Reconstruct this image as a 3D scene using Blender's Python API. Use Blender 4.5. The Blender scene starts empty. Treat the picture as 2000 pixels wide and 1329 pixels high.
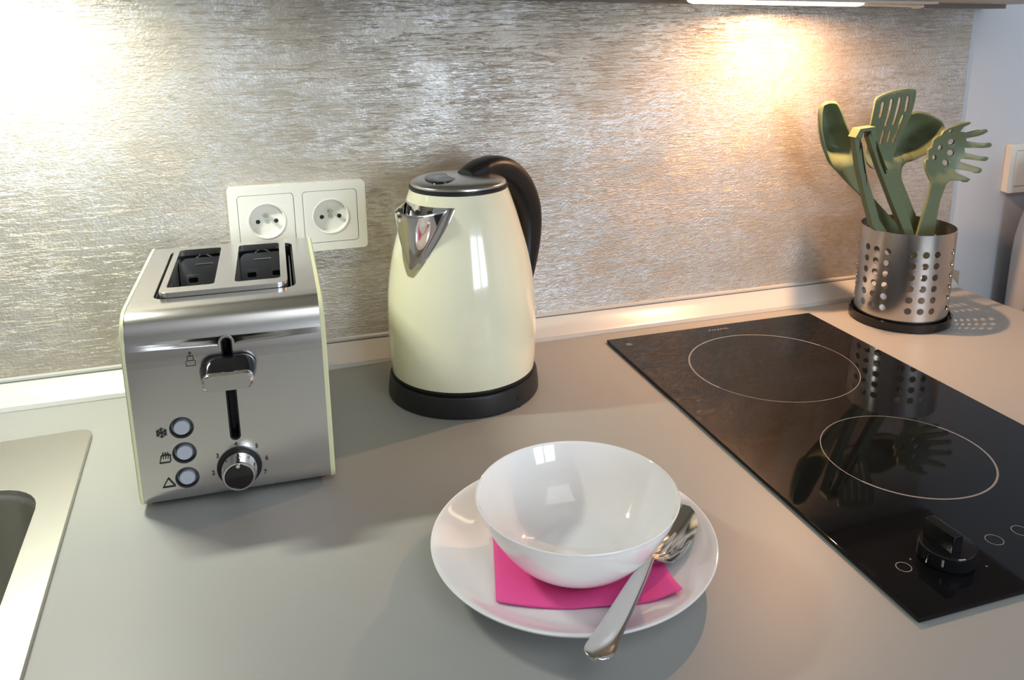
import bpy, bmesh, math, random
from mathutils import Vector, Matrix
from mathutils.geometry import tessellate_polygon

random.seed(4)
S = 0.01                      # all modelling numbers below are centimetres
sc = bpy.context.scene
COL = sc.collection

# ------------------------------------------------------------ camera
F, CX, CY = 1615.93, 1019.04, 430.66
CAM = Vector((-11.805, -92.117, 38.493))
YAW, PIT, ROL = 0.308946, 0.240947, -0.009337
def cam_axes():
    cy, sy, cp, sp = math.cos(YAW), math.sin(YAW), math.cos(PIT), math.sin(PIT)
    fwd = Vector((sy*cp, cy*cp, -sp)); right = Vector((cy, -sy, 0)); up = right.cross(fwd)
    c, s = math.cos(ROL), math.sin(ROL)
    return c*right + s*up, -s*right + c*up, fwd
RT, UP, FW = cam_axes()
cd = bpy.data.cameras.new('camera'); cam = bpy.data.objects.new('camera', cd); COL.objects.link(cam)
cd.sensor_width = 36; cd.lens = F/2000*36; cd.clip_start = 0.01; cd.clip_end = 50
cd.shift_x = (1000-CX)/2000; cd.shift_y = (CY-664.5)/2000
m = Matrix.Identity(4)
for i in range(3):
    m[i][0], m[i][1], m[i][2], m[i][3] = RT[i], UP[i], -FW[i], CAM[i]*S
cam.matrix_world = m
sc.camera = cam
def at(px, py, Y=None, Z=None, X=None):
    d = RT*((px-CX)/F) - UP*((py-CY)/F) + FW
    if Y is not None: t = (Y-CAM.y)/d.y
    elif Z is not None: t = (Z-CAM.z)/d.z
    else: t = (X-CAM.x)/d.x
    return CAM + d*t

# ------------------------------------------------------------ world, lights, exposure
w = bpy.data.worlds.new('sky'); sc.world = w; w.use_nodes = True
w.node_tree.nodes['Background'].inputs[0].default_value = (0.6, 0.75, 1, 1)
w.node_tree.nodes['Background'].inputs[1].default_value = 1.0
sc.view_settings.view_transform = 'Standard'; sc.view_settings.look = 'None'
sc.view_settings.gamma = 1; sc.view_settings.use_curve_mapping = False
sc.view_settings.exposure = 0.0
sc.cycles.use_denoising = True
sc.cycles.max_bounces = 8
sc.cycles.sample_clamp_indirect = 6
def area(name, loc, rot, sx, sy, power, color, parent=None, spread=180):
    l = bpy.data.lights.new(name, 'AREA'); l.shape = 'RECTANGLE'; l.size = sx*S; l.size_y = sy*S
    l.energy = power; l.color = color; l.spread = math.radians(spread)
    o = bpy.data.objects.new(name, l); COL.objects.link(o); o.location = Vector(loc)*S; o.rotation_euler = rot
    if parent: o.parent = parent; o.location = (Vector(loc)*S) - parent.location
    return o
WX0, WX1, WZ0, WZ1, WY = 30, 180, 2, 112, -320
area('daylight', ((WX0+WX1)/2, WY-14, (WZ0+WZ1)/2), (math.radians(90), 0, 0), WX1-WX0, WZ1-WZ0, 62, (0.80, 0.90, 1.0))
L1 = (-34, -12.5, 39.0); L2 = (53, -9, 39.0)
P1, P2 = 2.5, 2.35
ROOM_P = 9
area('ceiling_fill', (40, -180, 163), (0, 0, 0), 120, 120, ROOM_P, (0.95, 0.97, 1.0))  # added ambient fill below the ceiling

# ------------------------------------------------------------ helpers
def link(name, me, mat, parent=None, loc=(0, 0, 0), smooth=35):
    if mat is not None and len(me.materials) == 0: me.materials.append(mat)
    if smooth:
        me.polygons.foreach_set('use_smooth', [True]*len(me.polygons))
        me.set_sharp_from_angle(angle=math.radians(smooth))
    o = bpy.data.objects.new(name, me); COL.objects.link(o)
    if smooth:
        wn_ = o.modifiers.new('weighted', 'WEIGHTED_NORMAL'); wn_.keep_sharp = True
    o.location = Vector(loc)*S
    if parent: o.parent = parent
    return o
def obj(name, bm, mat, parent=None, loc=(0, 0, 0), smooth=35, recalc=True):
    if recalc: bmesh.ops.recalc_face_normals(bm, faces=bm.faces)
    for v in bm.verts: v.co *= S
    me = bpy.data.meshes.new(name); bm.to_mesh(me); bm.free()
    return link(name, me, mat, parent, loc, smooth)
def thing(name, label, cat, loc=(0, 0, 0), rz=0, group=None):
    o = bpy.data.objects.new(name, None); COL.objects.link(o); o.empty_display_size = .03
    o.location = Vector(loc)*S; o.rotation_euler = (0, 0, rz)
    return tag(o, label, cat, group)
def tag(o, label, cat, group=None):
    o['label'] = label; o['category'] = cat
    if group: o['group'] = group
    return o
def struct(o): o['kind'] = 'structure'; return o
def box(bm, x0, x1, y0, y1, z0, z1, bev=0, seg=2):
    r = bmesh.ops.create_cube(bm, size=1)
    vs = r['verts']
    for v in vs:
        v.co = Vector(((x0+x1)/2+v.co.x*(x1-x0), (y0+y1)/2+v.co.y*(y1-y0), (z0+z1)/2+v.co.z*(z1-z0)))
    if bev:
        es = list({e for v in vs for e in v.link_edges})
        bmesh.ops.bevel(bm, geom=es, offset=bev, segments=seg, profile=.5, affect='EDGES')
    return bm
def B(): return bmesh.new()
def loft(bm, loops, closed=True, cap0=False, cap1=False):
    rows = [[bm.verts.new(p) for p in l] for l in loops]
    n = len(rows[0])
    for a, b in zip(rows, rows[1:]):
        for i in range(n if closed else n-1):
            j = (i+1) % n
            bm.faces.new((a[i], a[j], b[j], b[i]))
    if cap0: bm.faces.new(rows[0][::-1])
    if cap1: bm.faces.new(rows[-1])
    return rows
def lathe(bm, prof, n=64, c=(0, 0)):
    """prof: (r,z); r==0 points become poles"""
    rows = []
    for r, z in prof:
        if r < 1e-6: rows.append([bm.verts.new((c[0], c[1], z))])
        else: rows.append([bm.verts.new((c[0]+r*math.cos(2*math.pi*i/n), c[1]+r*math.sin(2*math.pi*i/n), z)) for i in range(n)])
    for a, b in zip(rows, rows[1:]):
        if len(a) == 1 and len(b) == 1: continue
        for i in range(n):
            j = (i+1) % n
            if len(a) == 1: bm.faces.new((a[0], b[i], b[j]))
            elif len(b) == 1: bm.faces.new((a[i], a[j], b[0]))
            else: bm.faces.new((a[i], a[j], b[j], b[i]))
    return bm
def smoothprof(pts, k=6):
    """Catmull-Rom through the points"""
    P = [Vector(p) for p in pts]; out = []
    for i in range(len(P)-1):
        p0 = P[i-1] if i else P[0]*2-P[1]; p1, p2 = P[i], P[i+1]; p3 = P[i+2] if i+2 < len(P) else P[-1]*2-P[-2]
        for j in range(k):
            t = j/k
            out.append(.5*((2*p1)+(p2-p0)*t+(2*p0-5*p1+4*p2-p3)*t*t+(3*p1-p0-3*p2+p3)*t**3))
    out.append(P[-1]); return out
def rr(cx, cy, w, h, r, n=6):
    out = []
    for sx, sy, a0 in ((1, 1, 0), (-1, 1, 90), (-1, -1, 180), (1, -1, 270)):
        for i in range(n+1):
            a = math.radians(a0+90*i/n)
            out.append((cx+sx*(w/2-r)+r*math.cos(a), cy+sy*(h/2-r)+r*math.sin(a)))
    return out
def circ(cx, cy, r, n=32): return [(cx+r*math.cos(2*math.pi*i/n), cy+r*math.sin(2*math.pi*i/n)) for i in range(n)]
def prism(bm, outer, holes, z0, z1, M=None):
    """flat plate with holes, in the xy plane, thickness z0..z1, optionally transformed by M"""
    loops = [outer]+list(holes)
    tri = tessellate_polygon([[Vector((x, y, 0)) for x, y in l] for l in loops])
    flat = [p for l in loops for p in l]
    T = (lambda v: M @ v) if M else (lambda v: v)
    bot = [bm.verts.new(T(Vector((x, y, z0)))) for x, y in flat]
    top = [bm.verts.new(T(Vector((x, y, z1)))) for x, y in flat]
    for a, b, c in tri:
        try: bm.faces.new((top[a], top[b], top[c])); bm.faces.new((bot[c], bot[b], bot[a]))
        except ValueError: pass
    k = 0
    for l in loops:
        n = len(l)
        for i in range(n):
            j = (i+1) % n
            bm.faces.new((bot[k+i], bot[k+j], top[k+j], top[k+i]))
        k += n
    return bm
def tube(bm, pts, rad, n=12, caps=True, squash=None):
    """round (or per-point radius) tube through points; squash=(a,b) scales the two cross axes"""
    P = [Vector(p) for p in pts]; rads = rad if isinstance(rad, (list, tuple)) else [rad]*len(P)
    rows = []; up = None
    for i, p in enumerate(P):
        t = (P[min(i+1, len(P)-1)]-P[max(i-1, 0)]).normalized()
        if up is None:
            up = Vector((0, 0, 1)) if abs(t.z) < .9 else Vector((1, 0, 0))
        s = t.cross(up).normalized(); up = s.cross(t).normalized()
        a, b = squash if squash else (1, 1)
        rows.append([p+(s*math.cos(2*math.pi*k/n)*a+up*math.sin(2*math.pi*k/n)*b)*rads[i] for k in range(n)])
    loft(bm, rows, True, caps, caps); return bm
def cut(o, cutters):
    """boolean difference, evaluated at once; the cutters are removed"""
    for c in cutters:
        md = o.modifiers.new('cut', 'BOOLEAN'); md.object = c; md.operation = 'DIFFERENCE'; md.solver = 'EXACT'
    bpy.context.view_layer.update()
    me = bpy.data.meshes.new_from_object(o.evaluated_get(bpy.context.evaluated_depsgraph_get()))
    o.modifiers.clear()
    o.data = me
    me.polygons.foreach_set('use_smooth', [True]*len(me.polygons)); me.set_sharp_from_angle(angle=math.radians(30))
    for p in me.polygons:
        if abs(p.normal.y) > .9998 or abs(p.normal.z) > .9998: p.use_smooth = False
    for c in cutters: bpy.data.objects.remove(c)
def text_mesh(name, s, size, mat, parent, M, thick=0.01):
    cu = bpy.data.curves.new(name, 'FONT'); cu.body = s; cu.size = size; cu.align_x = 'CENTER'; cu.align_y = 'CENTER'; cu.extrude = thick
    t = bpy.data.objects.new(name, cu); COL.objects.link(t); bpy.context.view_layer.update()
    me = bpy.data.meshes.new_from_object(t.evaluated_get(bpy.context.evaluated_depsgraph_get()))
    bpy.data.objects.remove(t)
    sm = Matrix.Scale(S, 4)
    me.transform(sm @ M); me.name = name
    return link(name, me, mat, parent, smooth=0)
def strokes(bm, lines, wd, M, th=.015):
    for l in lines:
        for (x0, y0), (x1, y1) in zip(l, l[1:]):
            d = Vector((x1-x0, y1-y0)); L = d.length
            if L < 1e-6: continue
            d /= L; n = Vector((-d.y, d.x))*wd/2; e = d*wd*.3
            q = [(x0-e.x+n.x, y0-e.y+n.y), (x0-e.x-n.x, y0-e.y-n.y), (x1+e.x-n.x, y1+e.y-n.y), (x1+e.x+n.x, y1+e.y+n.y)]
            prism(bm, q[::1], [], 0, th, M)
def modbevel(o, wd, seg=2, ang=40):
    b = o.modifiers.new('bevel', 'BEVEL'); b.width = wd*S; b.segments = seg; b.limit_method = 'ANGLE'; b.angle_limit = math.radians(ang); b.harden_normals = False
    return o

# ------------------------------------------------------------ materials
def mat(name, col, rough=.5, metal=0, coat=0, spec=.5, emit=None, estr=0, ior=1.5):
    mt = bpy.data.materials.new(name); mt.use_nodes = True
    p = mt.node_tree.nodes['Principled BSDF']
    p.inputs['Base Color'].default_value = (*col, 1); p.inputs['Roughness'].default_value = rough
    p.inputs['Metallic'].default_value = metal; p.inputs['Coat Weight'].default_value = coat; p.inputs['Coat Roughness'].default_value = .03
    p.inputs['Specular IOR Level'].default_value = spec; p.inputs['IOR'].default_value = ior
    if emit: p.inputs['Emission Color'].default_value = (*emit, 1); p.inputs['Emission Strength'].default_value = estr
    return mt
def nodes(mt): return mt.node_tree.nodes, mt.node_tree.links, mt.node_tree.nodes['Principled BSDF']
def add_noise(mt, scale=(1, 1, 1), freq=50, detail=4, bump=.1, dist=.0005, colmix=None, rough=None, rot=(0, 0, 0)):
    N, L, p = nodes(mt)
    tc = N.new('ShaderNodeTexCoord'); mp = N.new('ShaderNodeMapping'); mp.inputs['Scale'].default_value = scale; mp.inputs['Rotation'].default_value = rot
    nz = N.new('ShaderNodeTexNoise'); nz.inputs['Scale'].default_value = freq; nz.inputs['Detail'].default_value = detail
    L.new(tc.outputs['Object'], mp.inputs[0]); L.new(mp.outputs[0], nz.inputs['Vector'])
    if bump:
        b = N.new('ShaderNodeBump'); b.inputs['Strength'].default_value = bump; b.inputs['Distance'].default_value = dist
        L.new(nz.outputs['Fac'], b.inputs['Height'])
        if p.inputs['Normal'].links: L.new(p.inputs['Normal'].links[0].from_socket, b.inputs['Normal'])
        L.new(b.outputs[0], p.inputs['Normal'])
    if colmix:
        r = N.new('ShaderNodeValToRGB'); r.color_ramp.elements[0].color = (*colmix[0], 1); r.color_ramp.elements[1].color = (*colmix[1], 1)
        r.color_ramp.elements[0].position = .35; r.color_ramp.elements[1].position = .65
        L.new(nz.outputs['Fac'], r.inputs[0]); L.new(r.outputs[0], p.inputs['Base Color'])
    if rough:
        r = N.new('ShaderNodeMapRange'); r.inputs['To Min'].default_value = rough[0]; r.inputs['To Max'].default_value = rough[1]
        L.new(nz.outputs['Fac'], r.inputs[0]); L.new(r.outputs[0], p.inputs['Roughness'])
    return mt

def plaster():
    mt = mat('pearl_plaster', (.5, .48, .43), .42, .65)
    N, L, p = nodes(mt)
    tc = N.new('ShaderNodeTexCoord')
    def noise(scale, freq, det, rough=.55, off=(0, 0, 0), dist=0):
        mp = N.new('ShaderNodeMapping'); mp.inputs['Scale'].default_value = scale; mp.inputs['Location'].default_value = off
        nz = N.new('ShaderNodeTexNoise'); nz.inputs['Scale'].default_value = freq; nz.inputs['Detail'].default_value = det; nz.inputs['Roughness'].default_value = rough
        nz.inputs['Distortion'].default_value = dist
        L.new(tc.outputs['Object'], mp.inputs[0]); L.new(mp.outputs[0], nz.inputs['Vector']); return nz.outputs['Fac']
    def math_(op, a, b=0):
        m_ = N.new('ShaderNodeMath'); m_.operation = op
        for i, q in enumerate((a, b)):
            if isinstance(q, (int, float)): m_.inputs[i].default_value = q
            else: L.new(q, m_.inputs[i])
        return m_.outputs[0]
    def rng(src, a, b, c=0, d=1):
        r = N.new('ShaderNodeMapRange'); r.interpolation_type = 'SMOOTHSTEP'
        for k, q in zip(('From Min', 'From Max', 'To Min', 'To Max'), (a, b, c, d)): r.inputs[k].default_value = q
        L.new(src, r.inputs['Value']); return r.outputs['Result']
    def grooves(scale, freq, off, wd, det=3):              # thin wandering trowel scratches
        n = noise(scale, freq, det, .6, off)
        return rng(math_('ABSOLUTE', math_('SUBTRACT', n, .5)), 0, wd, 0, 1)
    stip = noise((1, 1, 1.25), 330, 3, .55)
    stip2 = noise((1, 1, 1.5), 110, 3, .6, (2, 0, 1))
    m1 = rng(noise((1, 1, 1.8), 7, 3, .6, (1.3, 0, 2.2)), .42, .60)
    m2 = rng(noise((1, 1, 1.8), 5, 3, .6, (6.3, 0, 4.2)), .45, .62)
    g1 = math_('MULTIPLY', math_('SUBTRACT', grooves((3.0, 1, 34), 7, (0, 0, 0), .035), 1), m1)
    g2 = math_('MULTIPLY', math_('SUBTRACT', grooves((1.5, 1, 24), 5, (3, 0, 5), .012, 5), 1), 1.0)
    g3 = math_('MULTIPLY', math_('SUBTRACT', grooves((5.0, 1, 40), 9, (7, 0, 3), .06), 1), m2)
    h = math_('ADD', math_('MULTIPLY', stip, .95), math_('MULTIPLY', stip2, .75))
    h = math_('ADD', h, math_('MULTIPLY', g1, .26)); h = math_('ADD', h, math_('MULTIPLY', g2, .30)); h = math_('ADD', h, math_('MULTIPLY', g3, .18))
    b = N.new('ShaderNodeBump'); b.inputs['Strength'].default_value = .62; b.inputs['Distance'].default_value = .0011
    L.new(h, b.inputs['Height']); L.new(b.outputs[0], p.inputs['Normal'])
    # silver glaze, worn off to the beige ground in clouds and along the scratches
    patch = rng(noise((1, 1, 1.6), 6, 6, .68, (0.35, 0, .2)), .38, .58)
    fine = rng(noise((1, 1, 2.2), 90, 4, .6, (4, 0, 4)), .30, .60)
    wear = math_('MULTIPLY', math_('MULTIPLY', patch, fine), rng(math_('ADD', math_('ADD', g1, g2), g3), -1, 0, .35, 1))
    mix = N.new('ShaderNodeMix'); mix.data_type = 'RGBA'
    L.new(wear, mix.inputs['Factor']); mix.inputs['A'].default_value = (.49, .44, .375, 1); mix.inputs['B'].default_value = (.62, .61, .60, 1)
    L.new(mix.outputs['Result'], p.inputs['Base Color'])
    L.new(rng(wear, 0, 1, .46, .38), p.inputs['Roughness'])
    return mt
M_PLASTER = plaster()
M_PAINT = add_noise(mat('cool_white_paint', (.55, .57, .605), .7), freq=400, bump=.08)
M_ROOM = mat('room_paint', (.62, .60, .57), .8)
M_CEIL = mat('ceiling_paint', (.8, .8, .78), .8)
M_FLOOR = add_noise(mat('wood_floor', (.3, .2, .13), .5), scale=(1, 12, 1), freq=6, bump=.05, colmix=((.22, .14, .09), (.36, .25, .16)))
M_TOP = add_noise(mat('grey_laminate', (.345, .345, .33), .42, spec=.45), scale=(1, 1, 1), freq=900, detail=2, bump=.12, dist=.0002, rough=(.38, .48))
M_TRIM = mat('white_trim_plastic', (.55, .555, .54), .3)
M_SEAL = mat('grey_seal', (.16, .17, .165), .5)
M_TRIMLIP = mat('pale_lip', (.45, .45, .43), .4)
M_STEEL = add_noise(mat('brushed_steel', (.69, .675, .655), .27, 1), scale=(1, 40, 40), freq=90, detail=2, bump=.03, dist=.0002, rough=(.20, .26))
M_STEELV = add_noise(mat('brushed_steel_cylinder', (.60, .59, .585), .25, 1), scale=(4, 4, 300), freq=20, detail=2, bump=.015, dist=.0002, rough=(.18, .24))
M_SINK = add_noise(mat('satin_sink_steel', (.56, .55, .50), .4, 1), scale=(60, 2, 2), freq=30, detail=3, bump=.02, dist=.0003, rough=(.38, .46))
M_CHROME = mat('chrome', (.72, .71, .69), .06, 1)
M_CUTLERY = mat('polished_cutlery_steel', (.66, .65, .63), .13, 1)
M_DKMETAL = mat('dark_reflector_steel', (.42, .42, .43), .42, .85)
M_CREAM = mat('cream_enamel', (.87, .845, .63), .14, 0, .6)
M_CREAMP = mat('cream_plastic', (.72, .71, .44), .3)
M_BLACK = mat('black_plastic', (.010, .010, .011), .36, spec=.4)
M_BLACKG = mat('gloss_black_plastic', (.008, .008, .009), .08)
M_CHARC = mat('charcoal_plastic', (.018, .018, .020), .45, spec=.4)
M_GLASS = mat('black_ceramic_glass', (.006, .006, .007), .035, spec=.42, ior=1.3)
M_GLASSEDGE = mat('glass_edge', (.05, .07, .06), .25)
M_PRINT = mat('grey_hob_print', (.22, .22, .22), .4)
M_PORC = mat('white_porcelain', (.88, .88, .88), .07, 0, .3)
M_PORC2 = mat('white_opal_glass', (.92, .92, .92), .06, 0, .3)
_p = M_PORC2.node_tree.nodes['Principled BSDF']; _p.inputs['Subsurface Weight'].default_value = .35; _p.inputs['Subsurface Scale'].default_value = .008; _p.inputs['Subsurface Radius'].default_value = (1, 1, 1)
M_NAPKIN = add_noise(mat('pink_paper', (.95, .12, .40), .85, spec=.2), freq=900, bump=.3, dist=.0003)
M_GREEN = mat('olive_nylon', (.135, .175, .095), .42)
M_SOCKET = mat('white_socket_plastic', (.80, .79, .74), .22)
M_HOLE = mat('dark_socket_hole', (.01, .01, .01), .6)
M_BRASS = mat('nickel_pin', (.75, .7, .6), .25, 1)
M_SCREW = mat('grey_screw', (.35, .42, .40), .4)
M_BUTTON = mat('silver_button', (.42, .45, .50), .35)
M_BTNRING = mat('dark_button_ring', (.22, .22, .23), .28, .9)
M_LID = mat('smooth_lid_steel', (.60, .59, .57), .24, 1)
M_INK = mat('black_ink', (.02, .02, .02), .5)
M_CAB = mat('pale_grey_cabinet', (.42, .42, .40), .45)
M_CABD = mat('taupe_cabinet_rail', (.22, .20, .18), .5)
M_APPL = mat('white_appliance', (.60, .60, .62), .4)
M_WHITE = mat('white_frame', (.8, .8, .8), .4)
M_DIFF = mat('warm_lamp_glass', (.9, .85, .75), .25, emit=(1, .80, .52), estr=5.0)
M_DIFF1 = mat('neutral_lamp_glass', (.9, .88, .8), .25, emit=(1, .93, .74), estr=5.0)
M_CLEAR = bpy.data.materials.new('window_pane'); M_CLEAR.use_nodes = True
_n, _l = M_CLEAR.node_tree.nodes, M_CLEAR.node_tree.links; _n.clear()
_o = _n.new('ShaderNodeOutputMaterial'); _m = _n.new('ShaderNodeMixShader'); _m.inputs[0].default_value = .06
_t = _n.new('ShaderNodeBsdfTransparent'); _g = _n.new('ShaderNodeBsdfGlossy'); _g.inputs['Roughness'].default_value = .02
_l.new(_t.outputs[0], _m.inputs[1]); _l.new(_g.outputs[0], _m.inputs[2]); _l.new(_m.outputs[0], _o.inputs[0])

# ------------------------------------------------------------ room
XL, XR, YB, YF, ZF, ZC = -160, 260, 0, -320, -90, 165
E_ = 82.8                                             # where the worktop and the plaster end
def slab(name, *a, mt, k=True):
    bm = B(); box(bm, *a); o = obj(name, bm, mt, smooth=0)
    return struct(o) if k else o
slab('floor', XL, XR, YF, 2, ZF-4, ZF, mt=M_FLOOR)
slab('ceiling', XL, XR, YF, 2, ZC, ZC+4, mt=M_CEIL)
slab('wall_back', XL, XR, .3, 6, ZF, ZC, mt=M_PAINT)
bm = B(); box(bm, XL, E_, 0, .3, ZF, ZC); struct(obj('wall_back', bm, M_PLASTER, smooth=0))
slab('wall_left', XL-4, XL, YF, 2, ZF, ZC, mt=M_ROOM)
slab('wall_right', XR, XR+4, YF, 2, ZF, ZC, mt=M_PAINT)
bm = B()
box(bm, XL, WX0, YF-12, YF, ZF, ZC); box(bm, WX1, XR, YF-12, YF, ZF, ZC)
box(bm, WX0, WX1, YF-12, YF, ZF, WZ0); box(bm, WX0, WX1, YF-12, YF, WZ1, ZC)
struct(obj('wall_front', bm, M_ROOM, smooth=0))
wn = struct(thing('window_1', '', '')); del wn['label'], wn['category']
bm = B(); f_ = 5; mid = (WX0+WX1)/2
prism(bm, [(WX0, WZ0), (WX1, WZ0), (WX1, WZ1), (WX0, WZ1)],
      [[(WX0+f_, WZ0+f_), (mid-4, WZ0+f_), (mid-4, WZ1-f_), (WX0+f_, WZ1-f_)], [(mid+4, WZ0+f_), (WX1-f_, WZ0+f_), (WX1-f_, WZ1-f_), (mid+4, WZ1-f_)]],
      0, 6, Matrix.Translation((0, YF-3, 0)) @ Matrix.Rotation(math.radians(90), 4, 'X'))
obj('window_frame', bm, M_WHITE, wn, smooth=0)
for x0, x1 in ((WX0+f_, mid-4), (mid+4, WX1-f_)):
    bm = B(); box(bm, x0, x1, YF-6.6, YF-6.2, WZ0+f_, WZ1-f_); obj('window_pane', bm, M_CLEAR, wn, smooth=0)

# trim between worktop and wall
tr = struct(thing('trim_1', '', '')); del tr['label'], tr['category']
def extr(prof, x0, x1, mt, name, parent):
    bm = B(); loft(bm, [[(x, y, z) for y, z in prof] for x in (x0, x1)], True, True, True); return obj(name, bm, mt, parent, smooth=30)
face = [(-.62, 2.18)]+[(-.62-1.95*t, 2.18-1.62*t**.8) for t in (.15, .3, .45, .6, .75, .9, 1.0)]
extr([(-.02, .0), (-2.7, .0)]+[(-2.7, .45)]+face[::-1]+[(-.02, 2.18)], XL, E_, M_TRIM, 'trim_face', tr)
extr([(-.02, 2.18), (-.50, 2.18), (-.50, 2.32), (-.02, 2.32)], XL, E_, M_SEAL, 'trim_seal', tr)
extr([(-.02, 2.32), (-.45, 2.32), (-.40, 2.52), (-.02, 2.62)], XL, E_, M_TRIMLIP, 'trim_lip', tr)
extr([(-2.7, 0), (-3.0, 0), (-3.0, .10), (-2.78, .40), (-2.7, .40)], XL, E_, M_TRIMLIP, 'trim_foot', tr)
bm = B(); box(bm, E_, E_+.35, -2.9, -.02, 0, 2.3, .1); obj('trim_end_cap', bm, M_TRIMLIP, tr)

# ------------------------------------------------------------ worktop and sink
SKA = math.radians(2.2)
sk0 = Vector((-29.2, -10.3))
def skp(u, v):                                        # sink frame: u to the left, v to the front
    c, s = math.cos(SKA), math.sin(SKA)
    return (sk0.x - u*c + v*s, sk0.y - u*s*1 - v*c)
SKW, SKD = 56, 47
hole = [skp(u, v) for u, v in ((1, 1), (SKW-1, 1), (SKW-1, SKD-1), (1, SKD-1))]
bm = B(); prism(bm, [(XL, -66), (E_, -66), (E_, 0), (XL, 0)], [hole], -3.8, 0)
wt = obj('worktop', bm, M_TOP, smooth=0); modbevel(wt, .12)
tag(wt, 'long matt grey laminate kitchen worktop carrying everything along the textured wall', 'worktop')
sink = thing('kitchen_sink', 'satin steel inset sink with rounded bowl at the left edge of the worktop', 'sink', (sk0.x, sk0.y, 0), SKA)
bx0, bx1, by0, by1 = -52, -2.6, -44.3, -9.3
out_l = rr(-SKW/2, -SKD/2, SKW, SKD, 1.1); in_l = rr((bx0+bx1)/2, (by0+by1)/2, bx1-bx0, by1-by0, 4.2, 8)
bm = B(); prism(bm, out_l, [in_l], .02, .50)
o = obj('sink_rim', bm, M_SINK, sink, smooth=0); modbevel(o, .12, 2)
bm = B(); loops = []
for d, z in ((-.1, .2), (.05, .05), (.25, -.4), (.7, -8), (.9, -13), (1.6, -15.2), (3.5, -16.2)):
    loops.append([(x, y, z) for x, y in rr((bx0+bx1)/2, (by0+by1)/2, bx1-bx0-2*d, by1-by0-2*d, 4.2-.3*d, 8)])
loft(bm, loops, True, False, True)
o = obj('sink_bowl', bm, M_SINK, sink, smooth=50, recalc=False)
sd = o.modifiers.new('thick', 'SOLIDIFY'); sd.thickness = .001; sd.offset = -1
bm = B(); lathe(bm, [(0, -15.7), (3.2, -15.7), (4.2, -15.9), (4.4, -16.15)], 40, ((bx0+bx1)/2, (by0+by1)/2)); obj('sink_drain', bm, M_CHROME, sink)

# base cabinets below the worktop
for x0, x1, lb in ((-156, -84, 'pale base cabinet far left below the worktop'), (-84, -14, 'pale base cabinet below the sink'),
                   (-14, 26, 'pale base cabinet below the bowl and plate'), (26, 82, 'pale base cabinet below the black hob')):
    c = thing('base_cabinet', lb, 'cabinet', ((x0+x1)/2, -33, ZF), 0, 'base cabinets')
    h = (x1-x0)/2; bm = B(); H = -3.9-ZF
    box(bm, -h+.1, -h+1.9, -29, 30, 0, H); box(bm, h-1.9, h-.1, -29, 30, 0, H); box(bm, -h+1.9, h-1.9, 28, 30, 10, H); box(bm, -h+1.9, h-1.9, -29, 28, 10, 12); box(bm, -h+1.9, h-1.9, -24, -22, 0, 10)
    obj('cabinet_body', bm, M_CAB, c, smooth=0)
    bm = B(); box(bm, -h+.2, h-.2, -31, -29.1, 10, H-.3, .15); d = obj('door', bm, M_CAB, c)
    bm = B(); tube(bm, [(h-9, -31, H-8), (h-9, -34, H-8), (h-9, -34, H-24), (h-9, -31, H-24)], .5); obj('handle', bm, M_STEEL, d)

# wall cabinets above
TILT = math.radians(1.1)                              # the right-hand cabinet hangs a touch lower at its right end
def wall_cabinet(x0, x1, z, label, n, rot):
    wc = thing('wall_cabinet', label, 'cabinet', (x1, 0, z), 0, 'wall cabinets'); w_ = x1-x0
    bm = B(); box(bm, -w_, 0, -34, -.35, 0, 66, .1); obj('cabinet_body', bm, M_CAB, wc, smooth=0)
    bm = B(); box(bm, -w_, -.4, -3.4, -.35, -.55, 0); obj('back_rail', bm, M_CABD, wc, smooth=0)
    bm = B(); box(bm, -w_, 0, -34.3, -33.6, -.12, 0); obj('edge_strip', bm, M_CABD, wc, smooth=0)
    for k in range(n):
        d = w_/n; bm = B(); box(bm, -w_+k*d+.2, -w_+k*d+d-.2, -36.2, -34.3, .2, 66, .15); obj('door', bm, M_CAB, wc)
    wc.rotation_euler = (0, rot, 0); return wc
wcr = wall_cabinet(-2.0, 85, 39.55, 'pale grey wall cabinet whose underside shows along the top right of the picture', 2, TILT)
wall_cabinet(XL+2, -3.6, 43.0, 'pale grey wall cabinet above the sink and toaster', 3, 0)

# under-cabinet lamps
def lamp(loc, x0, x1, col, power, mdiff, label, size, ztop, rot=0, spread=172):
    t = thing('under_cabinet_lamp', label, 'lamp', (loc[0], loc[1], ztop), 0, 'lamps under the wall cabinets')
    a, b = x0-loc[0], x1-loc[0]
    bm = B(); box(bm, a, b+10, -1.6, 1.6, -.35, 0, .1); obj('lamp_housing', bm, M_WHITE, t)
    bm = B(); rows = []
    for x, k in ((a, .3), (a+.15, .8), (a+.5, 1), (b-.5, 1), (b-.15, .8), (b, .3)):
        rows.append([(x, 1.2*k*math.cos(q), -.35-.42*k*max(0, math.sin(q))) for q in [math.pi*i/10 for i in range(11)]])
    loft(bm, rows, True, True, True); obj('lamp_diffuser', bm, mdiff, t)
    bm = B(); tube(bm, [(b-.3, 0, -.55), (b+9.2, 0, -.6)], .18, 10); tube(bm, [(b+7.6, 0, -.75), (b+8.8, 0, -.75)], .14, 8)
    obj('lamp_tube_end', bm, M_CLEARPLAS, t)
    t.rotation_euler = (0, rot, 0)
    l = area('lamp_light', (loc[0], loc[1], ztop-.9), (0, 0, 0), size[0], size[1], power, col, t, spread)
    return t
M_CLEARPLAS = mat('clear_plastic', (.8, .7, .55), .15)
lamp(L2, 34.2, 56.5, (1, .54, .28), P2, M_DIFF, 'glowing warm strip lamp under the wall cabinet above the black hob', (1.3, 1.0), 39.55+math.tan(TILT)*32, TILT)
lamp(L1, -60, -38, (.97, 1, .86), P1, M_DIFF1, 'neutral white strip lamp under the wall cabinet above the sink', (10, 2), 43.0, 0, 180)

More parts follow.
